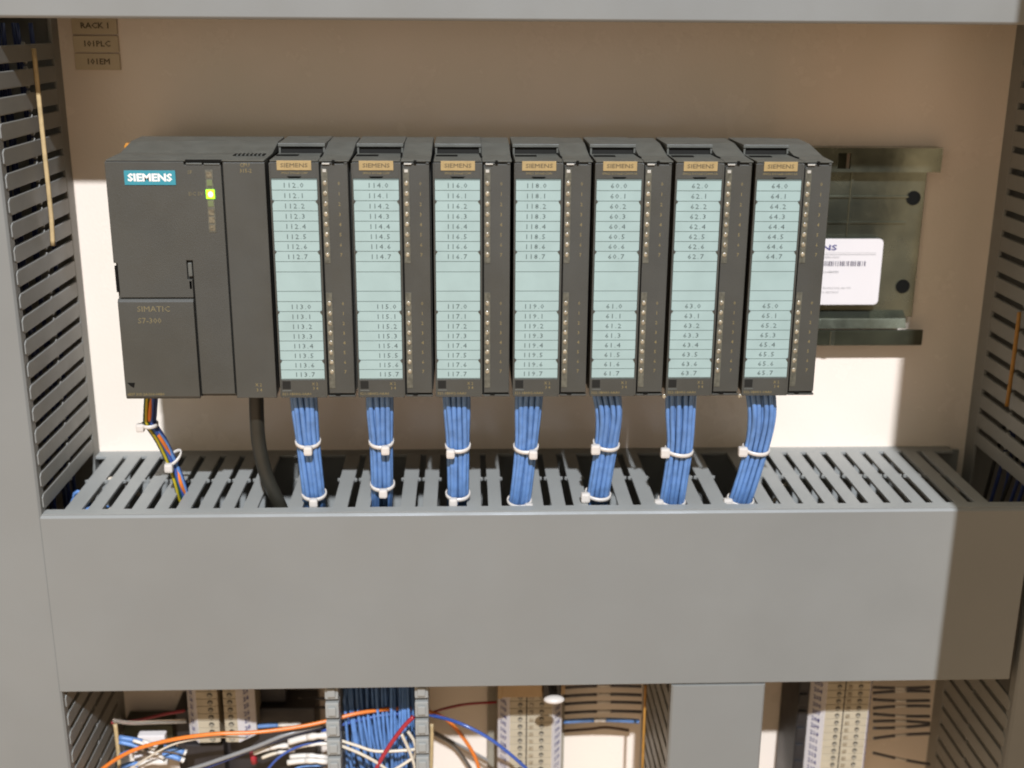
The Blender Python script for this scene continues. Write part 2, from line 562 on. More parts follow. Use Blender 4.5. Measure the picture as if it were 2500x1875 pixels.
# ------------------------------------------------------------------ controller (wide module at the left)
F = -112.2
cp = thing('controller_unit', 'wide dark grey controller module with teal brand badge and one lit green lamp', 'controller', (-142, 0, -61))
hs = MB().box(-180.2, -103.8, -100, -18, -60, 60.6)
hs.box(-180.6, -103.4, F + 2.6, -100, -60.2, 60.8)
obj('housing', hs, 'housing', cp, 0.5)
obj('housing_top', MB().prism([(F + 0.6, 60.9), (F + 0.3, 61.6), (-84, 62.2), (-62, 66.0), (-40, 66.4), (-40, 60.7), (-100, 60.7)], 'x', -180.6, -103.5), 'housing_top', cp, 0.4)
obj('vent_slot', MB().box(-121.5, -106, -96, -88, 62.0, 62.35), 'groove', cp)
for k in range(7):
    obj('vent_rib', MB().box(-119.6 + k * 2.0, -118.9 + k * 2.0, -96.3, -87.7, 62.1, 62.7), 'housing_top', cp)
obj('front_cover', MB().prism([(-180.9, 60.8), (-142.6, 60.8), (-142.6, 59.3), (-124.6, 59.3), (-124.6, -58.4), (-141.5, -58.4), (-141.5, 11.9), (-144.7, 11.9), (-144.7, 2.1),
                               (-142.4, 2.1), (-142.4, -7.2), (-179.0, -7.2), (-179.0, 10.5), (-180.9, 10.5)], 'y', F, F + 2.4), 'housing', cp, 0.25)
obj('lower_flap', MB().prism([(F + 2.4, -7.9), (F + 0.2, -7.9), (F - 0.9, -9.2), (F - 0.9, -59.4), (F + 0.2, -60.8), (F + 2.4, -60.8)], 'x', -180.4, -142.5), 'housing', cp, 0.3)
obj('right_panel', MB().box(-123.7, -103.2, F + 0.2, F + 2.5, -60.7, 60.6), 'housing', cp, 0.4)
lt = obj('latch', MB().box(-144.2, -142.2, F + 0.3, F + 2.5, 3.6, 10.6), 'housing_top', cp, 0.4)
obj('latch', MB().box(-180.8, -179.4, F + 0.4, F + 2.5, -4.5, 9), 'groove', cp, 0.3)
obj('latch', MB().box(-144.2, -142.5, F + 0.0, F + 2.4, -3.0, 1.6), 'housing_top', cp, 0.3)
lp = MB().box(-141.4, -133.6, F - 0.5, F + 1.2, 59.5, 60.3).box(-132.8, -125.0, F - 0.5, F + 1.2, 59.4, 60.1)
obj('top_lip', lp, 'housing_top', cp, 0.2)
gr = MB().box(-141.9, -124.2, F + 0.1, F + 2, 60.45, 61.7).box(-124.5, -123.8, F + 2.3, F + 2.6, -60, 60).box(-142.4, -141.6, F + 2.2, F + 2.6, -60, 11.9)
obj('groove', gr, 'groove', cp)
bd = obj('brand_badge', MB().box(-171.8, -146.9, F - 0.45, F - 0.05, 49.5, 56.6), 'teal', cp, 0.1, label='teal brand badge with white lettering')
write('brand_lettering', 'SIEMENS', 5.1, -159.35, F - 0.55, 53.0, 'white_ink', bd, bold=0.2, sx=1.13)
obj('lamp_window', MB().box(-132.4, -128.7, F - 0.2, F - 0.03, 26, 57.0), 'strip', cp, 0.08)
for z, m_ in ((54.6, 'lens_dull'), (50.6, 'lens_green'), (40.4, 'lens_green'), (36.2, 'lens_dull'), (32.4, 'lens_dull'), (28.4, 'lens_dull')):
    obj('indicator_lamp', MB().box(-131.9, -129.2, F - 0.4, F - 0.22, z - 1.5, z + 1.5), m_, cp, 0.1)
gl = obj('indicator_lamp', MB().box(-132.5, -128.3, F - 0.75, F - 0.22, 42.8, 47.4), 'lit_green', cp, 1.1, label='lit bright green lamp')
obj('lamp_core', MB().ball((-130.3, F - 0.7, 45.0), 1.35, sc=(1, 0.5, 1.1)), 'lit_core', gl)
write('panel_lettering', 'SF', 2.5, -139.8, F - 0.08, 55.7, 'dim_ink', cp)
write('panel_lettering', 'DC 5V', 2.5, -137.6, F - 0.08, 45.1, 'dim_ink', cp)
write('panel_lettering', 'SIMATIC', 4.1, -171.0, F - 1.0, -13.0, 'dim_ink', cp, sx=1.1, align='LEFT', bold=0.02)
write('panel_lettering', 'S7-300', 4.1, -171.0, F - 1.0, -19.1, 'dim_ink', cp, sx=1.05, align='LEFT', bold=0.02)
write('panel_lettering', '6ES7 315-2AG10-0AB0', 2.0, -179.6, F - 1.0, -58.1, 'gold_ink', cp, align='LEFT')
write('panel_lettering', 'CPU', 2.6, -113.0, F + 0.08, 59.2, 'gold_ink', cp)
write('panel_lettering', '315-2', 2.6, -112.6, F + 0.08, 56.4, 'gold_ink', cp)
write('panel_lettering', 'X 2', 2.4, -112.2, F + 0.08, -53.6, 'gold_ink', cp)
write('panel_lettering', '3 4', 2.4, -112.0, F + 0.08, -56.4, 'gold_ink', cp)
obj('finger_notch', MB().prism([(-179.2, -51.8), (-175.2, -51.8), (-175.9, -54.6), (-177.6, -53.6)], 'y', F - 0.96, F - 0.5), 'groove', cp)
obj('connector_tab', MB().prism([(-191.5, 57.5), (-181, 57.5), (-181, 60.5), (-191.5, 62.0), (-192.5, 60.0)], 'y', -34, -27), 'orange_plastic', cp, 0.3,
    label='orange connector tab behind the top left corner')

# ------------------------------------------------------------------ the seven signal modules
PITCH, X0 = 40.25, -101.7
ROWS = [52.2, 47.1, 41.9, 36.8, 31.7, 26.6, 21.5, 16.5, 11.3, 6.0, -4.0, -9.3, -14.5, -19.7, -24.9, -30.0, -35.2, -40.3, -45.4, -50.3]
ZM = -61.0


def shared(mb, name, bevel=0):
    return mb.mesh(name, bevel, (0, 0, ZM))


mm = {}
b = MB().box(0.7, 39.3, -100, -20, -60, 60.6).box(1.6, 39.0, F + 3.2, -100, -60.2, 60.8)
mm['housing'] = (shared(b, 'housing', 0.4), 'housing')
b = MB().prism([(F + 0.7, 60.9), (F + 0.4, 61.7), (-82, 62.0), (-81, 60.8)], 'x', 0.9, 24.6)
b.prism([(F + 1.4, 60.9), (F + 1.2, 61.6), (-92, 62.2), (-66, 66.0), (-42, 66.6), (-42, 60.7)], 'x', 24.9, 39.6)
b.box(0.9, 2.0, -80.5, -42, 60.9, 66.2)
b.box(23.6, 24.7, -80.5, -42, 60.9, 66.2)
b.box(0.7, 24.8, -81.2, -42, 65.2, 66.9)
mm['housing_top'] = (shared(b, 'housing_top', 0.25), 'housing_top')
mm['top_pocket'] = (shared(MB().box(2.2, 23.4, -79.5, -50, 61.0, 65.0), 'top_pocket', 0), 'dark')
b = MB().box(1.6, 12.6, -95, -90, 61.9, 62.25).prism([(24.2, -100), (25.2, -100), (24.4, -82), (23.4, -82)], 'z', 61.9, 62.4)
mm['top_slot'] = (shared(b, 'top_slot', 0), 'groove')
# label door: a frame round the card, with little tabs that bite into the card
b = MB().box(0.9, 24.7, F, F + 3.0, 52.9, 60.7).box(0.9, 24.7, F, F + 3.0, -60.6, -50.9)
b.box(0.5, 1.3, F - 0.2, F + 3.0, -60.0, 60.4).box(23.9, 24.9, F - 0.2, F + 3.0, -60.0, 60.4)
for z in (41.9, 16.5, -14.5, -40.3):
    b.prism([(1.2, z + 0.9), (2.4, z), (1.2, z - 1.6)], 'y', F - 0.9, F + 1)
    b.prism([(24.0, z + 0.9), (22.7, z), (24.0, z - 2.0)], 'y', F - 0.9, F + 1)
mm['label_door'] = (shared(b, 'label_door', 0.2), 'housing')
mm['thumb_notch'] = (shared(MB().prism([(9.2, 53.9), (16.2, 53.9), (15.2, 52.95), (10.2, 52.95)], 'y', F - 0.25, F - 0.02), 'thumb_notch', 0), 'groove')
b = MB().prism([(25.6, 58.3), (27.4, 59.9), (38.9, 59.9), (38.9, -58.6), (25.8, -58.6)], 'y', F + 0.9, F + 3.1)
b.box(26.4, 31.2, F + 0.2, F + 1.2, 59.95, 60.7).box(37.2, 38.8, F + 0.4, F + 1.2, 59.95, 60.7)
mm['lamp_panel'] = (shared(b, 'lamp_panel', 0.3), 'housing')
b = MB().box(26.4, 38.6, F + 2.0, F + 3.15, -59.6, -58.65).box(25.0, 25.6, F + 2.2, F + 3.1, -60, 60).box(31.4, 32.6, F - 0.1, F + 2, 60.0, 61.7)
b.prism([(28.4, -58.5), (32, -58.5), (31.2, -59.9), (29.2, -59.9)], 'y', F + 0.7, F + 2.2)
mm['groove'] = (shared(b, 'groove', 0), 'groove')
mm['bottom_sill'] = (shared(MB().box(25.4, 39.2, F + 1.0, F + 3.4, -60.7, -59.7), 'bottom_sill', 0.2), 'housing')
b = MB().box(26.6, 28.4, F + 0.2, F + 0.62, 55.8, 57.3).box(26.5, 30.2, F - 0.15, F + 0.25, 59.7, 60.4)
mm['strip_glint'] = (shared(b, 'strip_glint', 0.15), 'glint')  # small bright bars painted as highlights on strip and panel tops
mm['corner_recess'] = (shared(MB().box(1.8, 6.0, F - 0.12, F - 0.02, -55.8, -51.6), 'corner_recess', 0), 'dark')
mm['corner_glint'] = (shared(MB().box(1.6, 6.4, F - 0.3, F - 0.02, -57.1, -56.5), 'corner_glint', 0.1), 'housing_top')
mm['brand_tag'] = (shared(MB().box(4.4, 21.3, F - 0.4, F - 0.05, 56.9, 61.6), 'brand_tag', 0.08), 'tag')
mm['label_card'] = (shared(MB().box(1.35, 23.85, F - 0.1, F + 1.0, -50.8, 52.8), 'label_card', 0), 'card')
FIELD = {}
for i in range(19):
    h = round(ROWS[i] - ROWS[i + 1], 2)
    FIELD[i] = shared(MB().box(1.5, 23.7, F - 0.32, F - 0.12, ROWS[i + 1] + 0.16, ROWS[i] - 0.16), 'label_field', 0)
LENS = shared(MB().ball((0, F + 0.66, ZM), 1.0, 10, 6, (1.15, 0.5, 1.35)), 'indicator_lamp')
for key, (za, zb) in {'hi': (57.7, 10.3), 'lo': (-4.9, -55.7)}.items():
    mm['lamp_window_' + key] = (shared(MB().box(26.0, 29.0, F + 0.6, F + 0.88, zb, za), 'lamp_window', 0.08), 'strip')

WHERE = ['leftmost, beside the wide controller', 'second from the left', 'third from the left end', 'fourth, in the middle of the row',
         'fifth, third from the right end', 'sixth, second from the right end', 'rightmost, beside the bare rail']
ADR = [(112, 113), (114, 115), (116, 117), (118, 119), (60, 61), (62, 63), (64, 65)]
mods = []
for i in range(7):
    x0 = X0 + PITCH * i
    a0, a1 = ADR[i]
    mo = thing('signal_module', 'dark slim module, card %d.0 to %d.7, %s' % (a0, a1, WHERE[i]), 'signal module', (x0, 0, ZM),
               'slim signal modules in a row on the rail')
    mods.append(mo)
    card = None
    for key, (me, m_) in mm.items():
        nm = 'lamp_window' if key.startswith('lamp_window') else key
        o = link(nm, me, m_, mo)
        if key == 'label_card':
            card = o
        if key == 'brand_tag':
            tag_o = o
    for k in range(19):
        link('label_field', FIELD[k], 'card_field', card)
    sxn = 1.1 if i < 4 else 1.15
    jx = random.uniform(-1.2, 0.8)
    cxs = [0.3, 2.2, 0.6, -0.2, 0.8, 1.2, 1.2][i]
    for k in range(8):
        for a, base in ((a0, 0), (a1, 11)):
            r = base + k
            zc = (ROWS[r] + ROWS[r + 1]) / 2 - 0.25
            sk = cxs * (0.8 if base == 0 else 1.6) if i in (0, 1) else cxs
            write('address_lettering', '%d.%d' % (a, k), 3.5, x0 + 11.7 + sk + (0.08 * r if i < 2 else -0.04 * r), F - 0.36, zc, 'ink', card, sx=sxn)
    dull = i >= 4
    for k in range(8):
        for zc in (50.4 - 5.12 * k, -10.6 - 5.17 * k):
            o = link('indicator_lamp', LENS if not dull else mm.setdefault('_dull', (LENS.copy(), ''))[0], 'lens_dull' if dull else 'lens', mo, (27.5, 0, zc - ZM))
            write('channel_number', str(k), 2.5, x0 + 34.4, F + 0.86, zc - 0.2, 'gold_ink', mo)
    mm.pop('_dull', None) if False else None
    write('brand_lettering', 'SIEMENS', 2.9, x0 + 12.85, F - 0.46, 59.2, 'tag_ink', tag_o, bold=0.03, sx=1.25)
    write('panel_lettering', 'SM321 DI16xDC24V' if i < 4 else 'SM322 DO16xDC24V/0.5A', 1.55, x0 + 12.8, F - 0.08, 55.5, 'gold_ink', mo)
    write('panel_lettering', 'X 2', 2.2, x0 + 18.6, F - 0.08, -53.2, 'gold_ink', mo)
    write('panel_lettering', '3 4', 2.2, x0 + 18.8, F - 0.08, -55.6, 'gold_ink', mo)
    write('panel_lettering', '321-1BH02-0AA0' if i < 4 else '322-1BH01-0AA0', 1.9, x0 + 1.4, F - 0.08, -58.6, 'gold_ink', mo, align='LEFT', sx=1.1)

# ------------------------------------------------------------------ three tan markers on the plate
for z, t, wd in ((118.8, 'RACK 1', 'topmost'), (109.0, '101PLC', 'middle'), (99.3, '101EM', 'lowest')):
    o = solo('plate_marker', MB().box(-224.6, -199.6, -2.2, -0.1, z + 0.3, z + 9.2), 'marker_tan', 'tan marker plate at top left, %s of the stack of three' % wd, 'marker',
             'tan marker plates stuck on the mounting plate', 0.3)
    write('marker_lettering', t, 4.4, -211.5, -2.35, z + 4.8, 'tag_ink', o, bold=0.08, sx=1.1)

# ------------------------------------------------------------------ cable ties and bundles
def tie_parts(parent, c, rx, ry, tilt, head_ang, slope=0.0, hs=1.0):
    """a nylon tie round centre c; tilt lowers its front; head at angle head_ang (0 = towards the camera, + = right)"""
    pts = []
    for k in range(25):
        w = 2 * math.pi * k / 24
        pts.append((c[0] + rx * math.sin(w), c[1] - ry * math.cos(w), c[2] - tilt * math.cos(w) + slope * math.sin(w)))
    mb = MB()
    for k in range(24):
        pass
    # flat band: sweep a small rectangle
    vs, fs = [], []
    for k in range(24):
        w = 2 * math.pi * k / 24
        p = Vector(pts[k])
        out = Vector((math.sin(w), -math.cos(w), 0))
        for d, h in ((0, -1.1), (0.75, -0.95), (0.75, 0.95), (0, 1.1)):
            q = p + out * d + Vector((0, 0, h))
            vs.append(tuple(q))
    for k in range(24):
        n = (k + 1) % 24
        for j in range(4):
            fs.append((k * 4 + j, k * 4 + (j + 1) % 4, n * 4 + (j + 1) % 4, n * 4 + j))
    mb.poly(vs, fs, True)
    t = obj('cable_tie', mb, 'nylon', parent)
    w = head_ang
    hc = Vector((c[0] + (rx + 1.3) * math.sin(w), c[1] - (ry + 1.6) * math.cos(w), c[2] - tilt * math.cos(w) + slope * math.sin(w) - 0.8))
    hb = MB().box(hc.x - 2.5 * hs, hc.x + 2.5 * hs, hc.y - 2.2, hc.y + 2.0, hc.z - 3.0 * hs, hc.z + 2.4 * hs)
    obj('tie_head', hb, 'nylon', t, 1.3)
    return t


BUN = [  # (u,v) through top, first tie, second tie, where it dips behind the cover; half width; head angles
    ((741, 968), (752, 1078), (767, 1205), (770, 1262), 5.4, 0.1, 0.05, 'beside the black cable, leftmost of the seven'),
    ((927, 968), (931, 1078), (934, 1182), (931, 1262), 5.3, 0.35, 0.1, 'second of the seven from the left, tie heads in line'),
    ((1113, 968), (1118, 1088), (1118, 1205), (1116, 1262), 5.4, -0.55, -0.35, 'third of the seven, hanging nearly straight'),
    ((1292, 968), (1284, 1090), (1268, 1222), (1255, 1262), 5.4, 0.5, 0.75, 'fourth of the seven, lower tie head turned right'),
    ((1478, 968), (1480, 1084), (1460, 1205), (1452, 1262), 5.8, -0.9, -1.15, 'fifth of the seven, bending left into the duct'),
    ((1662, 968), (1658, 1098), (1640, 1222), (1632, 1262), 6.3, -1.25, -1.15, 'sixth of the seven, with thick rings leaning left'),
    ((1853, 968), (1846, 1095), (1808, 1220), (1786, 1262), 6.1, -1.25, -1.2, 'rightmost of the seven, in front of the bright patch'),
]
for bi, (p0, p1, p2, p3, hw, h1, h2, wd) in enumerate(BUN):
    c0 = Vector(at(*p0, 100.5)); c1 = Vector(at(*p1, 93)); c2 = Vector(at(*p2, 86)); c3 = Vector(at(p3[0], p3[1], 70))
    c0.z = -59.0
    axis = [c0, c0.lerp(c1, 0.45) + Vector((0, -0.6, 0)), c1, c2, c3, c3 + (c3 - c2).normalized() * 22]
    if bi == 4 or bi == 6:
        axis[1] += Vector((1.6, -0.8, 0))
    bt = thing('wire_bundle', 'tied blue wire bundle, %s' % wd, 'wire bundle', tuple(axis[-1]), 'blue wire bundles hanging under the modules')
    rw = 1.42
    # wire positions in the cross-section: a hexagonal packing squeezed front to back
    cs = []
    rows_n = (4, 5, 4, 3)
    for rI, nn in enumerate(rows_n):
        for q in range(nn):
            cs.append(((q - (nn - 1) / 2) * 2.62 * hw / 5.3, (rI - 1.2) * 2.15))
    rnd = random.Random(bi + 20)
    for (dx, dy) in cs:
        sw = rnd.uniform(-0.9, 0.9)
        path = []
        for j, a in enumerate(axis):
            tight = (1.15, 1.06, 0.93, 0.9, 0.95, 1.1)[j]
            ph = 0.22 * math.sin(j * 1.3 + bi + dx)
            path.append(a + Vector((dx * tight + ph + sw * (0.5 if j in (1, 3) else 0.15), dy * tight + rnd.uniform(-0.35, 0.35), 0)))
        obj('wire', MB().tube(spline(path, 4), rw, 7), 'blue_wire', bt)
    for c, hh in ((c1, h1), (c2, h2)):
        tie_parts(bt, c, hw + 0.9, 5.0, 1.7, hh, slope=0.0 if hh > -0.9 else -0.8, hs=0.95 if bi < 4 else 1.05)

# --- power wires under the controller
pts = [(374, 962, 88), (366, 1010, 87), (368, 1036, 86), (392, 1075, 79), (418, 1130, 72), (436, 1180, 70), (449, 1222, 66)]
ax = [Vector(at(u, v, y)) for u, v, y in pts]
ax[0].z = -58
ax.append(ax[-1] + Vector((3, 10, -18)))
pw = thing('wire_bundle', 'thin bundle of green, yellow, blue and red wires under the wide controller', 'wire bundle', tuple(ax[-1]))
WS = [('green_wire', -2.2, -0.4, None), ('yellow_wire', -1.3, -2.2, 3), ('green_wire', -0.4, -1.0, None), ('deep_blue_wire', 1.2, -1.4, None),
      ('blue_wire', 2.6, -0.5, None), ('orange_wire', 2.0, -2.2, 5), ('red_wire', 1.0, 0.6, None), ('navy_wire', 2.6, 1.2, None), ('brown_wire', 0.0, 1.2, None)]
for m_, dx, dy, z in WS:
    path = []
    for j, a in enumerate(ax):
        tw = 0.4 * math.sin(j * 0.9 + dx)
        k = 1.0 if m_ not in ('blue_wire', 'orange_wire') else (0.2 if j < 3 else 1.0)
        path.append(a + Vector((dx * k + tw * 0.6, dy * (1 if m_ != 'orange_wire' else (1 if j % 2 else -0.2)) + 0.4 * tw, 0)))
    obj('wire', MB().tube(spline(path, 5), 0.75 if m_ == 'yellow_wire' else 1.05, 7), m_, pw, label='orange red wire' if m_ == 'orange_wire' else None)
tie_parts(pw, Vector(at(366, 1036, 86)), 3.8, 3.8, 0.4, -1.2, hs=0.9)
tie_parts(pw, Vector(at(424, 1118, 73)), 3.9, 3.6, 2.2, -0.35, slope=2.5, hs=0.95)

path = [at(u, v, y) for u, v, y in [(627, 960, 88), (627, 1020, 88), (633, 1090, 86), (652, 1165, 84), (684, 1236, 82), (700, 1275, 80)]]
path[0] = (path[0][0], path[0][1], -58)
solo('cable', MB().tube(spline(path + [(path[-1][0] + 8, path[-1][1] + 8, path[-1][2] - 16)], 6), 4.0, 14, sy=0.85), 'black_cable', 'thick black cable dropping from the controller into the duct', 'cable')

# --- wires lying inside the ducts, glimpsed through the slots
rnd = random.Random(11)
iw = thing('duct_wires', 'blue wires lying inside the middle duct, seen through its slots', 'wires', (0, -40, -225))
for k in range(16):
    z0 = -223 + 6 * (k // 5) + rnd.uniform(0, 4)
    y0 = -15 - 15 * (k % 5) + rnd.uniform(-5, 5)
    path = [(-228 + 95 * j, y0 + rnd.uniform(-7, 7), z0 + rnd.uniform(-2, 9)) for j in range(6)]
    obj('wire', MB().tube(spline(path, 4), 1.3, 6), ('blue_wire', 'navy_wire', 'navy_wire', 'black_cable')[k % 4], iw)
lw = thing('duct_wires', 'bright blue and white wires in the left corner where two ducts meet', 'wires', (-238, -60, -235))
for k in range(9):
    xb = -243 + 2.6 * k
    yy = -44 - 5.5 * k
    path = [(-246 + k, yy, -205), (-240 + 1.2 * k, yy - 4, -165), (-233.5 + 0.9 * k, yy - 7, -138 - 1.5 * (k % 4)), (-222 + k, yy - 6, -143 - 2 * (k % 3)), (-196, yy, -165)]
    obj('wire', MB().tube(spline(path, 4), 1.2, 6), ('blue_wire', 'white_wire', 'blue_wire')[k % 3] if k > 3 else 'blue_wire', lw)
vw = thing('duct_wires', 'dark blue wires running down inside the left duct', 'wires', (-250, -50, -400))
for k in range(12):
    xb = -238 - 2.4 * k + rnd.uniform(-1, 1)
    yb = -30 - 14 * (k % 4)
    path = [(xb + rnd.uniform(-2, 2), yb + rnd.uniform(-5, 5), 125 - 65 * j) for j in range(6)]
    obj('wire', MB().tube(spline(path, 3), 1.3, 6), 'navy_wire', vw)
rw_ = thing('duct_wires', 'dark blue wires in the shaded right corner beside the middle duct', 'wires', (318, -50, -235))
for k in range(10):
    path = [(330 + rnd.uniform(-6, 6), -25 - 7 * k, -100), (322 + rnd.uniform(-4, 4), -25 - 7 * k, -150), (313 + rnd.uniform(-4, 4), -22 - 7 * k, -190), (296, -20 - 6 * k, -215)]
    obj('wire', MB().tube(spline(path, 4), 1.3, 6), 'navy_wire' if k % 3 else 'black_cable', rw_)

sw_ = thing('duct_wires', 'loose white and blue wires just under the leftmost slots of the middle duct', 'wires', (-205, -60, -150))
for m_, pts in (('white_wire', [(-228, -55, -150), (-219, -46, -135), (-211, -38, -134), (-200, -30, -150)]), ('blue_wire', [(-232, -96, -140), (-220, -90, -135), (-211, -78, -135), (-200, -70, -146)]),
                ('white_wire', [(-212, -95, -146), (-205, -84, -136), (-200, -76, -137), (-190, -66, -150)]), ('grey_wire', [(-205, -94, -145), (-198, -92, -137), (-188, -90, -138), (-176, -88, -150)]),
                ('blue_wire', [(228, -92, -150), (236, -84, -138), (244, -80, -138), (256, -70, -152)]), ('white_wire', [(176, -58, -146), (184, -50, -137), (192, -46, -138), (205, -40, -150)])):
    obj('wire', MB().tube(spline(pts, 5), 1.2, 7), m_, sw_)

# ------------------------------------------------------------------ thin strips hanging on the side ducts
def hang(pts, w, m_, name, label, cat='strip'):
    P = [Vector(at(*p)) for p in pts]
    mb = MB().tube(spline([tuple(p) for p in P], 5), w, 6, sy=0.45)
    return solo(name, mb, m_, label, cat)


hang([(82, 118, 62), (104, 330, 60), (124, 520, 58), (129, 600, 57)], 1.35, 'tan_strip', 'plastic_strip', 'thin tan strip hanging on the left duct near the top', 'strip')
hang([(2489, 762, 60), (2474, 880, 60), (2458, 992, 60)], 1.3, 'amber_strip', 'plastic_strip', 'short amber strip on the shaded right duct', 'strip')
hang([(281, 1768, 62), (287, 1820, 61), (293, 1890, 60)], 1.35, 'tan_strip', 'plastic_strip', 'tan strip low on the left duct beside the blue wires', 'strip')
hang([(1054, 1768, 66), (1054, 1820, 65), (1052, 1890, 64)], 1.2, 'tan_strip', 'plastic_strip', 'yellowish strip against the open duct, beside the bright patch', 'strip')
hang([(1576, 1672, 60), (1572, 1780, 60), (1568, 1890, 60)], 0.9, 'amber_strip', 'plastic_strip', 'thin amber strip beside the narrow covered duct', 'strip')

# ------------------------------------------------------------------ terminal rails below
def terminals(name, label, xa, xw0, xw1, xb, zt, zb, screws, left_white=True, right_white=True, lamps=None, first=1, holes=True, face=-47.0):
    """a rail of terminal blocks: white marker faces from xa to xw0 and xw1 to xb, beige faces between"""
    t = thing('terminal_strip', label, 'terminal strip', ((xa + xb) / 2, 0, zb), 'beige terminal strips below the middle duct')
    prof = [(xa, -3), (xa, face + 10), (xw0, face), (xw1, face), (xb, face + 10), (xb, -3)]
    if not left_white:
        prof[1] = (xa, face + 0.5)
    if not right_white:
        prof[4] = (xb, face + 0.5)
    pitch = 5.2
    body = MB().prism(prof, 'z', 0.15, pitch - 0.15).mesh('terminal_block', 0.25, (xa, 0, 0))
    screw = {}
    z = zt - pitch
    n = first
    og = ORG[t]
    mk = {}
    if left_white:
        mk['l'] = MB().prism([(xa + 0.4, face + 9.2), (xa + 0.1, face + 8.8), (xw0 - 0.4, face - 0.3), (xw0 - 0.1, face + 0.1)], 'z', 0.05, pitch - 0.05).mesh('marker', 0, (xa, 0, 0))
    if right_white:
        mk['r'] = MB().prism([(xb - 0.4, face + 9.2), (xb - 0.1, face + 8.8), (xw1 + 0.4, face - 0.3), (xw1 + 0.1, face + 0.1)], 'z', 0.05, pitch - 0.05).mesh('marker', 0, (xa, 0, 0))
    heads = {}
    for s_, r in screws:
        heads[s_] = MB().tube([(s_, face - 0.4, 2.15), (s_, face - 0.2, 2.15)], r * 0.78, 9).mesh('screw_head', 0, (xa, 0, 0))
        screw[s_] = MB().tube([(s_, face - 0.25, 2.6), (s_, face + 0.3, 2.6)], r, 10).prism([(s_ - 0.4, 0.6), (s_ + 0.4, 0.6), (s_ + 0.4, 1.2), (s_ - 0.4, 1.2)], 'y', face - 0.2, face).mesh('screw_hole', 0, (xa, 0, 0))  # flat dark disc, its uncovered crescent paints the shade inside the hole
    while z > zb:
        tb = link('terminal_block', body, 'terminal', t, (xa - og[0], 0, z - og[2]))
        ORG[tb] = (xa, 0, z)
        for s_, me in screw.items():
            link('screw_hole', me, 'dark', tb)
            link('screw_head', heads[s_], 'terminal_dark', tb)
        if lamps:
            lm = terminals.lamps.setdefault(xa, MB().box(lamps - 1.3, lamps + 1.3, face - 0.7, face, 1.0, 3.6).mesh('test_socket', 0.4, (xa, 0, 0)))
            link('test_socket', lm, 'lens', tb)
        for sd_, me in mk.items():
            m_ = link('marker', me, 'label_white', tb)
            ORG[m_] = (xa, 0, z)
            ang = math.atan2(10, (xw0 - xa)) if sd_ == 'l' else -math.atan2(10, (xb - xw1))
            xm = (xa + xw0) / 2 if sd_ == 'l' else (xb + xw1) / 2
            dxm = -0.40 if sd_ == 'l' else 0.40
            o = write('marker_lettering', str(n), 4.2, xm + dxm, face + 4.02, z + 2.6, 'blue_ink', m_, bold=0.06, rot=(0, 0, -ang))
            ORG[o] = ORG[m_]
        z -= pitch
        n += 1
    if lamps:
        obj('seam', MB().box(lamps - 3.4, lamps - 2.7, face - 0.12, face + 0.2, zb, zt), 'dark', t)
    obj('end_plate', MB().prism(prof, 'z', zt + 0.2, zt + 1.8), 'terminal', t, 0.3)
    return t


terminals.lamps = {}
terminals('a', 'short beige terminal strip with white markers on its left, left of the lower orange wire', -181.5, -173.5, -162.6, -160.5, -262, -311, [(-165.2, 1.7)], right_white=False, first=21)
terminals('b', 'short beige terminal strip with white markers on its right, next to the first', -157.2, -155.5, -149.2, -139.0, -262, -311, [(-153.0, 1.7)], left_white=False, first=21)
terminals('c', 'tall beige terminal strip with blue printed markers, in the centre below the duct', 14.4, 22.0, 48.4, 55.6, -277, -400, [(28.4, 1.5), (42.0, 1.5)], lamps=35.5, first=101)
terminals('d', 'tall beige terminal strip in front of dark wires, at the lower right', 215.0, 223.5, 250.6, 255.3, -262, -400, [(231.2, 1.5), (244.8, 1.5)], lamps=238.0, first=201)

# rails and boxes behind them
solo('terminal_rail', MB().box(8.6, 60, -9, -1, -420, -245), 'terminal_dark', 'dull grey rail edge behind the central terminal strip', 'rail', bevel=0.4)
b = MB().box(207.4, 214.2, -40, -2, -420, -245)
for k in range(14):
    b.box(207.9, 213.0, -41.2, -40.05, -255 - k * 12.3, -247 - k * 12.3)
solo('wiring_channel', b, 'black_plastic', 'dark ribbed channel left of the lower right terminal strip', 'channel', bevel=0.4)
rb_ = thing('relay_block', 'black relay block behind the short terminal strips and wire ends', 'relay', (-140, 0, -420))
obj('body', MB().box(*[at(u, 1800, 26)[0] for u in (432, 772)], -26, -3, -420, -298), 'relay_black', rb_, 1.0)
obj('body', MB().box(at(452, 1800, 34)[0], at(548, 1800, 34)[0], -38, -26.2, -420, -316), 'relay_black', rb_, 1.0)
obj('body', MB().box(at(618, 1800, 26)[0], at(700, 1800, 26)[0], -20, -3, -297.5, -250), 'relay_black', rb_, 1.0)  # black box standing in for shaded wires above the relay block

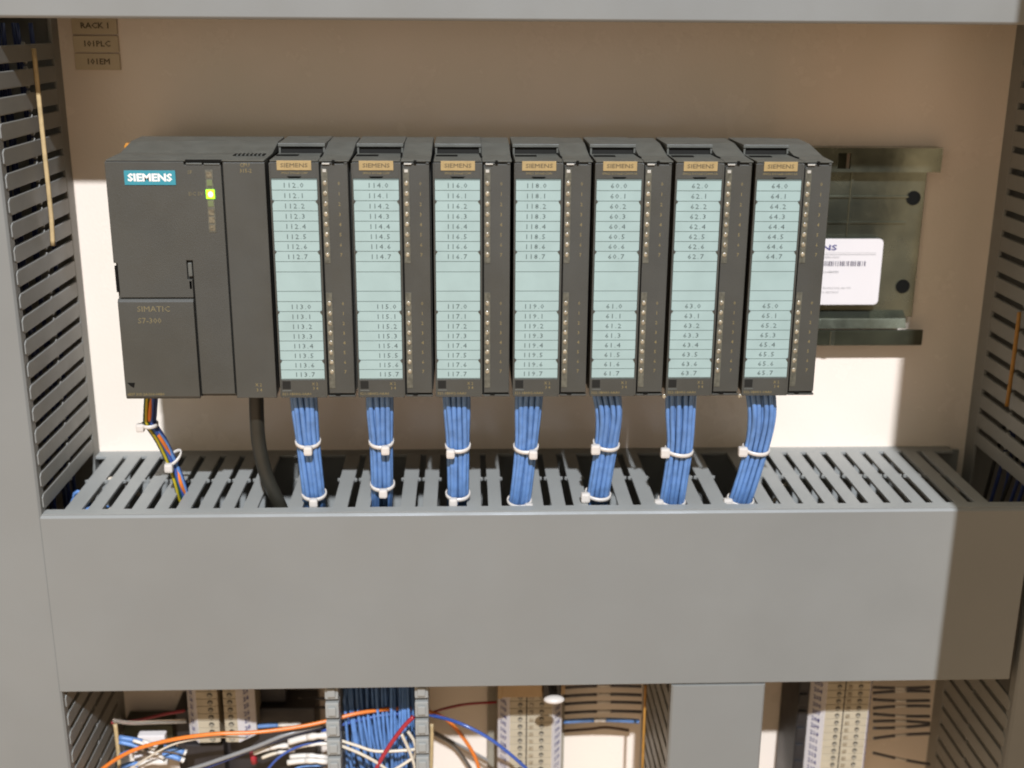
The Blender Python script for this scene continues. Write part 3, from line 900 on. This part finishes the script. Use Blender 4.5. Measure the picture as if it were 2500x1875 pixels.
# tan breaker with black switch above the central strip
bk = thing('circuit_breaker', 'tan breaker with black part and white end, on top of the central terminal strip', 'breaker', (35, 0, -276))
obj('body', MB().box(14.4, 41.8, -52, -3, -276.5, -246), 'terminal_tan', bk, 0.6)
obj('side_plate', MB().box(14.1, 16.8, -52.6, -3, -277, -246), 'terminal_tan', bk, 0.3)
obj('side_plate', MB().box(53.5, 56.5, -48, -3, -277, -246), 'terminal_tan', bk, 0.3)
obj('switch', MB().box(42.2, 53.2, -57, -3, -275, -246), 'black_plastic', bk, 0.8)
kc = at(1353, 1710, 92)
obj('shaft', MB().tube([(kc[0], -58, kc[2]), (kc[0], -86, kc[2])], 2.5, 10), 'black_plastic', bk)
obj('knob', MB().ball((kc[0], -91, kc[2]), 6.3, 16, 8, (1.0, 0.6, 0.36)), 'nylon', bk)
obj('button', MB().box(38.2, 40.4, -52.8, -52.05, -258, -253), 'red_wire', bk, 0.3)


# ------------------------------------------------------------------ loose wires below
def wire(pts, r, m_, label, name='wire', group=None, n=9, seg=8):
    P = [at(*p) for p in pts]
    return solo(name, MB().tube(spline(P, seg), r, n), m_, label, 'wire', group)


wire([(200, 1925, 75), (262, 1868, 76), (330, 1830, 78), (420, 1806, 80), (520, 1792, 80), (620, 1788, 78), (720, 1776, 74), (800, 1760, 70),
      (870, 1742, 66), (950, 1731, 60), (1010, 1731, 55), (1050, 1738, 50), (1090, 1757, 46), (1130, 1800, 42), (1160, 1850, 40), (1178, 1910, 38)], 1.22, 'orange_wire',
     'long orange wire arching across the lower left, over the terminal strips')
wire([(786, 1786, 60), (850, 1765, 60), (930, 1747, 58), (1010, 1741, 54), (1052, 1746, 50), (1120, 1765, 62), (1190, 1800, 66), (1250, 1845, 68), (1310, 1900, 68)], 1.1,
     'deep_blue_wire', 'deep blue wire curving over the open duct to the central terminal strip')
wire([(1009, 1750, 86), (985, 1775, 86), (955, 1815, 86), (930, 1855, 86), (905, 1905, 86)], 1.3, 'red_wire', 'crimson wire crossing the open duct diagonally')
wire([(1060, 1738, 45), (1090, 1729, 30), (1140, 1719, 22), (1215, 1714, 16)], 0.9, 'red_wire', 'thin dark red wire running into the central terminal strip')
wire([(272, 1764, 50), (330, 1760, 45), (400, 1744, 40), (452, 1735, 36)], 0.95, 'red_wire', 'thin red wire running to the short terminal strips')
solo('clear_tube', MB().tube(spline([at(275, 1759, 55), at(320, 1765, 52), at(390, 1763, 46), at(455, 1761, 42)], 8), 1.3, 10), 'clear', 'clear glinting tube just under the thin red wire', 'tube')
wire([(430, 1890, 70), (520, 1860, 72), (620, 1825, 72), (700, 1793, 70), (790, 1770, 64)], 1.3, 'grey_wire', 'grey wire slanting up below the orange wire')
wire([(440, 1897, 68), (540, 1861, 70), (640, 1822, 70), (720, 1793, 66), (800, 1775, 60)], 0.7, 'navy_wire', 'thin navy wire twisted along the grey one')
wire([(1058, 1786, 8), (1110, 1813, 8), (1180, 1850, 8), (1230, 1880, 8)], 0.9, 'grey_wire', 'thin grey wire lying on the bright patch, upper of two')
wire([(1062, 1792, 10), (1110, 1822, 9), (1145, 1870, 8), (1160, 1900, 8)], 1.1, 'grey_wire', 'grey wire curving down on the bright patch, lower of two')
wire([(806, 1700, 22), (860, 1702, 22), (940, 1690, 22), (1010, 1678, 20)], 0.8, 'brown_wire', 'thin brown wire sagging in the shaded top of the open duct')
solo('red_plug', MB().tube([at(617, 1836, 58), at(621, 1862, 58)], 2.1, 10), 'red_wire', 'small dark red plug tip below the short terminal strips', 'plug')

wire([(300, 1890, 74), (360, 1850, 76), (430, 1815, 78), (520, 1800, 76), (600, 1802, 72)], 0.6, 'white_wire', 'hair thin white wire just below the long orange wire')
wire([(640, 1895, 60), (680, 1850, 62), (730, 1822, 62), (792, 1806, 60)], 0.8, 'deep_blue_wire', 'thin blue wire curving up beside the sleeved ends')
wire([(700, 1893, 54), (735, 1872, 56), (796, 1868, 56)], 0.8, 'blue_wire', 'short pale blue wire at the very bottom beside the open duct')
wire([(455, 1762, 30), (470, 1770, 24), (540, 1768, 22), (620, 1772, 20)], 0.7, 'slate_wire', 'thin dark wire behind the short terminal strips')
# white wires across the open duct
WG = 'cream wires crossing the open duct'
for pts, lab in (([(826, 1806, 84), (870, 1820, 84), (920, 1834, 84), (1000, 1831, 82), (1018, 1828, 80)], 'cream wire crossing the open duct highest, bending level at right'),
                 ([(826, 1818, 86), (880, 1840, 86), (930, 1868, 86), (965, 1898, 86)], 'cream wire slanting down to the right across the open duct'),
                 ([(980, 1792, 84), (996, 1825, 84), (1010, 1862, 84), (1018, 1900, 84)], 'cream wire dropping steeply beside the right fingers'),
                 ([(996, 1786, 80), (1010, 1808, 80), (1015, 1830, 80), (1012, 1850, 78)], 'short cream wire nearest the right fingers of the open duct'),
                 ([(935, 1895, 85), (975, 1872, 85), (1006, 1852, 84)], 'cream wire rising to the right at the bottom of the open duct')):
    wire(pts, 0.98, 'white_wire', lab, group=WG)

# blue wires packed in the open duct
bw = thing('wire_bundle', 'mass of loose blue wires filling the open duct without cover', 'wire bundle', (-57, -50, -420))
rnd = random.Random(5)
for k in range(72):
    x = -79 + (k % 18) * 2.45 + rnd.uniform(-1.2, 1.2)
    y = -30 - 10 * (k // 18) + rnd.uniform(-4, 4)
    lean = rnd.uniform(-2, 9)
    path = [(x - lean * 0.4, y + 12, -245), (x - lean * 0.2, y, -275), (x + lean * 0.3, y - 4, -305), (x + lean, y, -335), (x + lean * 1.6, y, -400)]
    obj('wire', MB().tube(spline(path, 4), 1.0, 6), 'blue_wire', bw)

# ferruled wires
def ferruled(u0, v0, u1, v1, Y, label, group, m1='blue_wire', both=True, r=1.5, sag=2, split=(0.42, 0.60)):
    a, c = Vector(at(u0, v0, Y)), Vector(at(u1, v1, Y))
    mid = (a + c) / 2 + Vector((0, 0, -sag * 0.0))
    t = thing('ferruled_wire', label, 'wire', tuple(mid), group)
    def P(k):
        return a.lerp(c, k) + Vector((0, 0, math.sin(k * math.pi) * sag))
    s0, s1 = split
    obj('insulation', MB().tube([P(s0 * k / 6) for k in range(7)], r, 8), m1, t)
    obj('ferrule', MB().tube([P(s0 + (s1 - s0) * k / 4) for k in range(5)], [r * 0.95, r * 1.1, r * 0.8, r * 1.1, r * 0.95], 8), 'ferrule', t)
    if both:
        obj('insulation', MB().tube([P(s1 + (1 - s1) * k / 6) for k in range(7)], r, 8), m1, t)
    return t


G1 = 'shaded wires right of the central terminal strip'
for v, w in ((1676, 'highest'), (1697, 'second'), (1716, 'third'), (1738, 'lowest shaded')):
    ferruled(1378, v + 3, 1566, v + 0, 16, 'dark wire with ferrule right of the central strip, %s one' % w, G1, 'slate_wire', sag=1.0, r=1.05)
ferruled(1376, 1762, 1560, 1761, 30, 'bright blue wire with white ferrule right of the central terminal strip', None, sag=1.2, r=1.5, split=(0.40, 0.56))
wire([(1376, 1785, 6), (1440, 1780, 6), (1480, 1776, 6), (1535, 1783, 6)], 1.0, 'brown_wire', 'thin brown wire on the plate under the bright blue ferruled wire')
G2 = 'shaded wires right of the lower right terminal strip'
for k, v in enumerate((1678, 1692, 1708, 1729, 1743, 1761, 1778, 1803, 1838)):
    w = ('topmost', 'second', 'third', 'fourth', 'fifth', 'sixth', 'seventh', 'eighth', 'lowest')[k]
    dv = (0, -4, 2, -5, 6, 4, -8, -12, 28)[k]
    ferruled(2132, v, 2270, v + dv, 18, 'dark wire with ferrule in the right shade, %s of nine' % w, G2, 'slate_wire', sag=0.8 if k % 2 else -0.6, r=1.0, split=(0.38, 0.58))
G3 = 'ferruled wires left of the open duct'
for v, w in ((1680, 'highest'), (1715, 'middle'), (1737, 'lowest')):
    ferruled(652, v, 795, v - 10, 14, 'shaded dark wire left of the open duct, %s of three' % w, G3, 'slate_wire', sag=0.5, r=1.05, split=(0.35, 0.6))
ferruled(620, 1774, 735, 1768, 34, 'bright blue wire with white ferrule just above the orange wire', None, both=False, sag=0.6, r=1.6, split=(0.52, 1.0))
G4 = 'white sleeved wire ends left of the open duct'
for (a, b_, c, d, Y, r, lab) in ((705, 1812, 805, 1795, 66, 2.6, 'thick white sleeve nearest the open duct'), (620, 1838, 705, 1820, 62, 2.0, 'cream sleeved wire by the red plug'),
                                 (705, 1828, 805, 1815, 60, 1.8, 'second white sleeve, lower than the thick one'), (640, 1850, 720, 1832, 58, 1.4, 'thin white sleeve under the cream one'),
                                 (708, 1848, 800, 1850, 56, 2.0, 'white sleeve low beside the open duct'), (702, 1862, 800, 1860, 60, 2.2, 'lowest white sleeve beside the open duct')):
    ferruled(a, b_, c, d, Y, lab, G4, 'ferrule' if r > 1.9 else 'white_wire', both=False, sag=1.2, r=r * 0.82, split=(0.45, 1.0))
G5 = 'blue wire ends at the lower left'
for (a, b_, c, d, Y, r, lab, sp) in ((291, 1801, 385, 1822, 66, 2.3, 'upper blue wire end beside the tan strip', (0.6, 1.0)), (291, 1812, 352, 1830, 70, 1.8, 'second blue wire beside the tan strip', (0.9, 1.0)),
                                     (400, 1826, 455, 1838, 64, 2.6, 'blue wire end with reddish tip under the orange wire', (0.9, 1.0)), (396, 1843, 450, 1857, 62, 2.3, 'lower blue wire end pointing right', (0.85, 1.0)),
                                     (293, 1845, 335, 1832, 62, 1.8, 'short blue wire passing behind the orange one', (0.8, 1.0)), (296, 1873, 345, 1862, 60, 2.0, 'lowest blue wire at the left', (0.7, 1.0)),
                                     (330, 1867, 410, 1860, 66, 2.6, 'white sleeved wire end at the bottom left', (0.1, 1.0)), (322, 1807, 378, 1830, 74, 1.4, 'pale wire lying over the blue ends', (0.05, 1.0)),
                                     (360, 1832, 400, 1852, 70, 1.5, 'pale crossing wire at the bottom left', (0.05, 1.0))):
    ferruled(a, b_, c, d, Y, lab, G5, 'blue_wire', both=False, sag=0.8, r=r * 0.75, split=sp)
q = [at(335, 1797, 60), at(402, 1799, 60), at(405, 1815, 60), at(350, 1815, 60)]
solo('wire_marker', MB().box(q[0][0], q[1][0], -60, -54, q[2][2], q[0][2]), 'label_white', 'white rectangular wire marker behind the blue ends', 'wire marker', bevel=0.8)
q = [at(326, 1845, 58), at(362, 1862, 58)]
solo('wire_marker', MB().box(q[0][0], q[1][0], -58, -52, q[1][2], q[0][2]), 'label_white', 'small white wire marker below the orange wire', 'wire marker', bevel=0.8)
q = [at(296, 1738, 20), at(420, 1800, 20)]
solo('relay_cover', MB().box(q[0][0], at(420, 1760, 20)[0], -20, -3, -332, at(350, 1770, 20)[2]), 'zinc_dark', 'grey metal relay cover behind the clear tube', 'relay cover', bevel=1.0)

# ------------------------------------------------------------------ render look
try:
    S.cycles.pixel_filter_type = 'BLACKMAN_HARRIS'
    S.cycles.filter_width = 1.9
    S.cycles.max_bounces = 8
    S.cycles.use_denoising = True
except Exception:
    pass
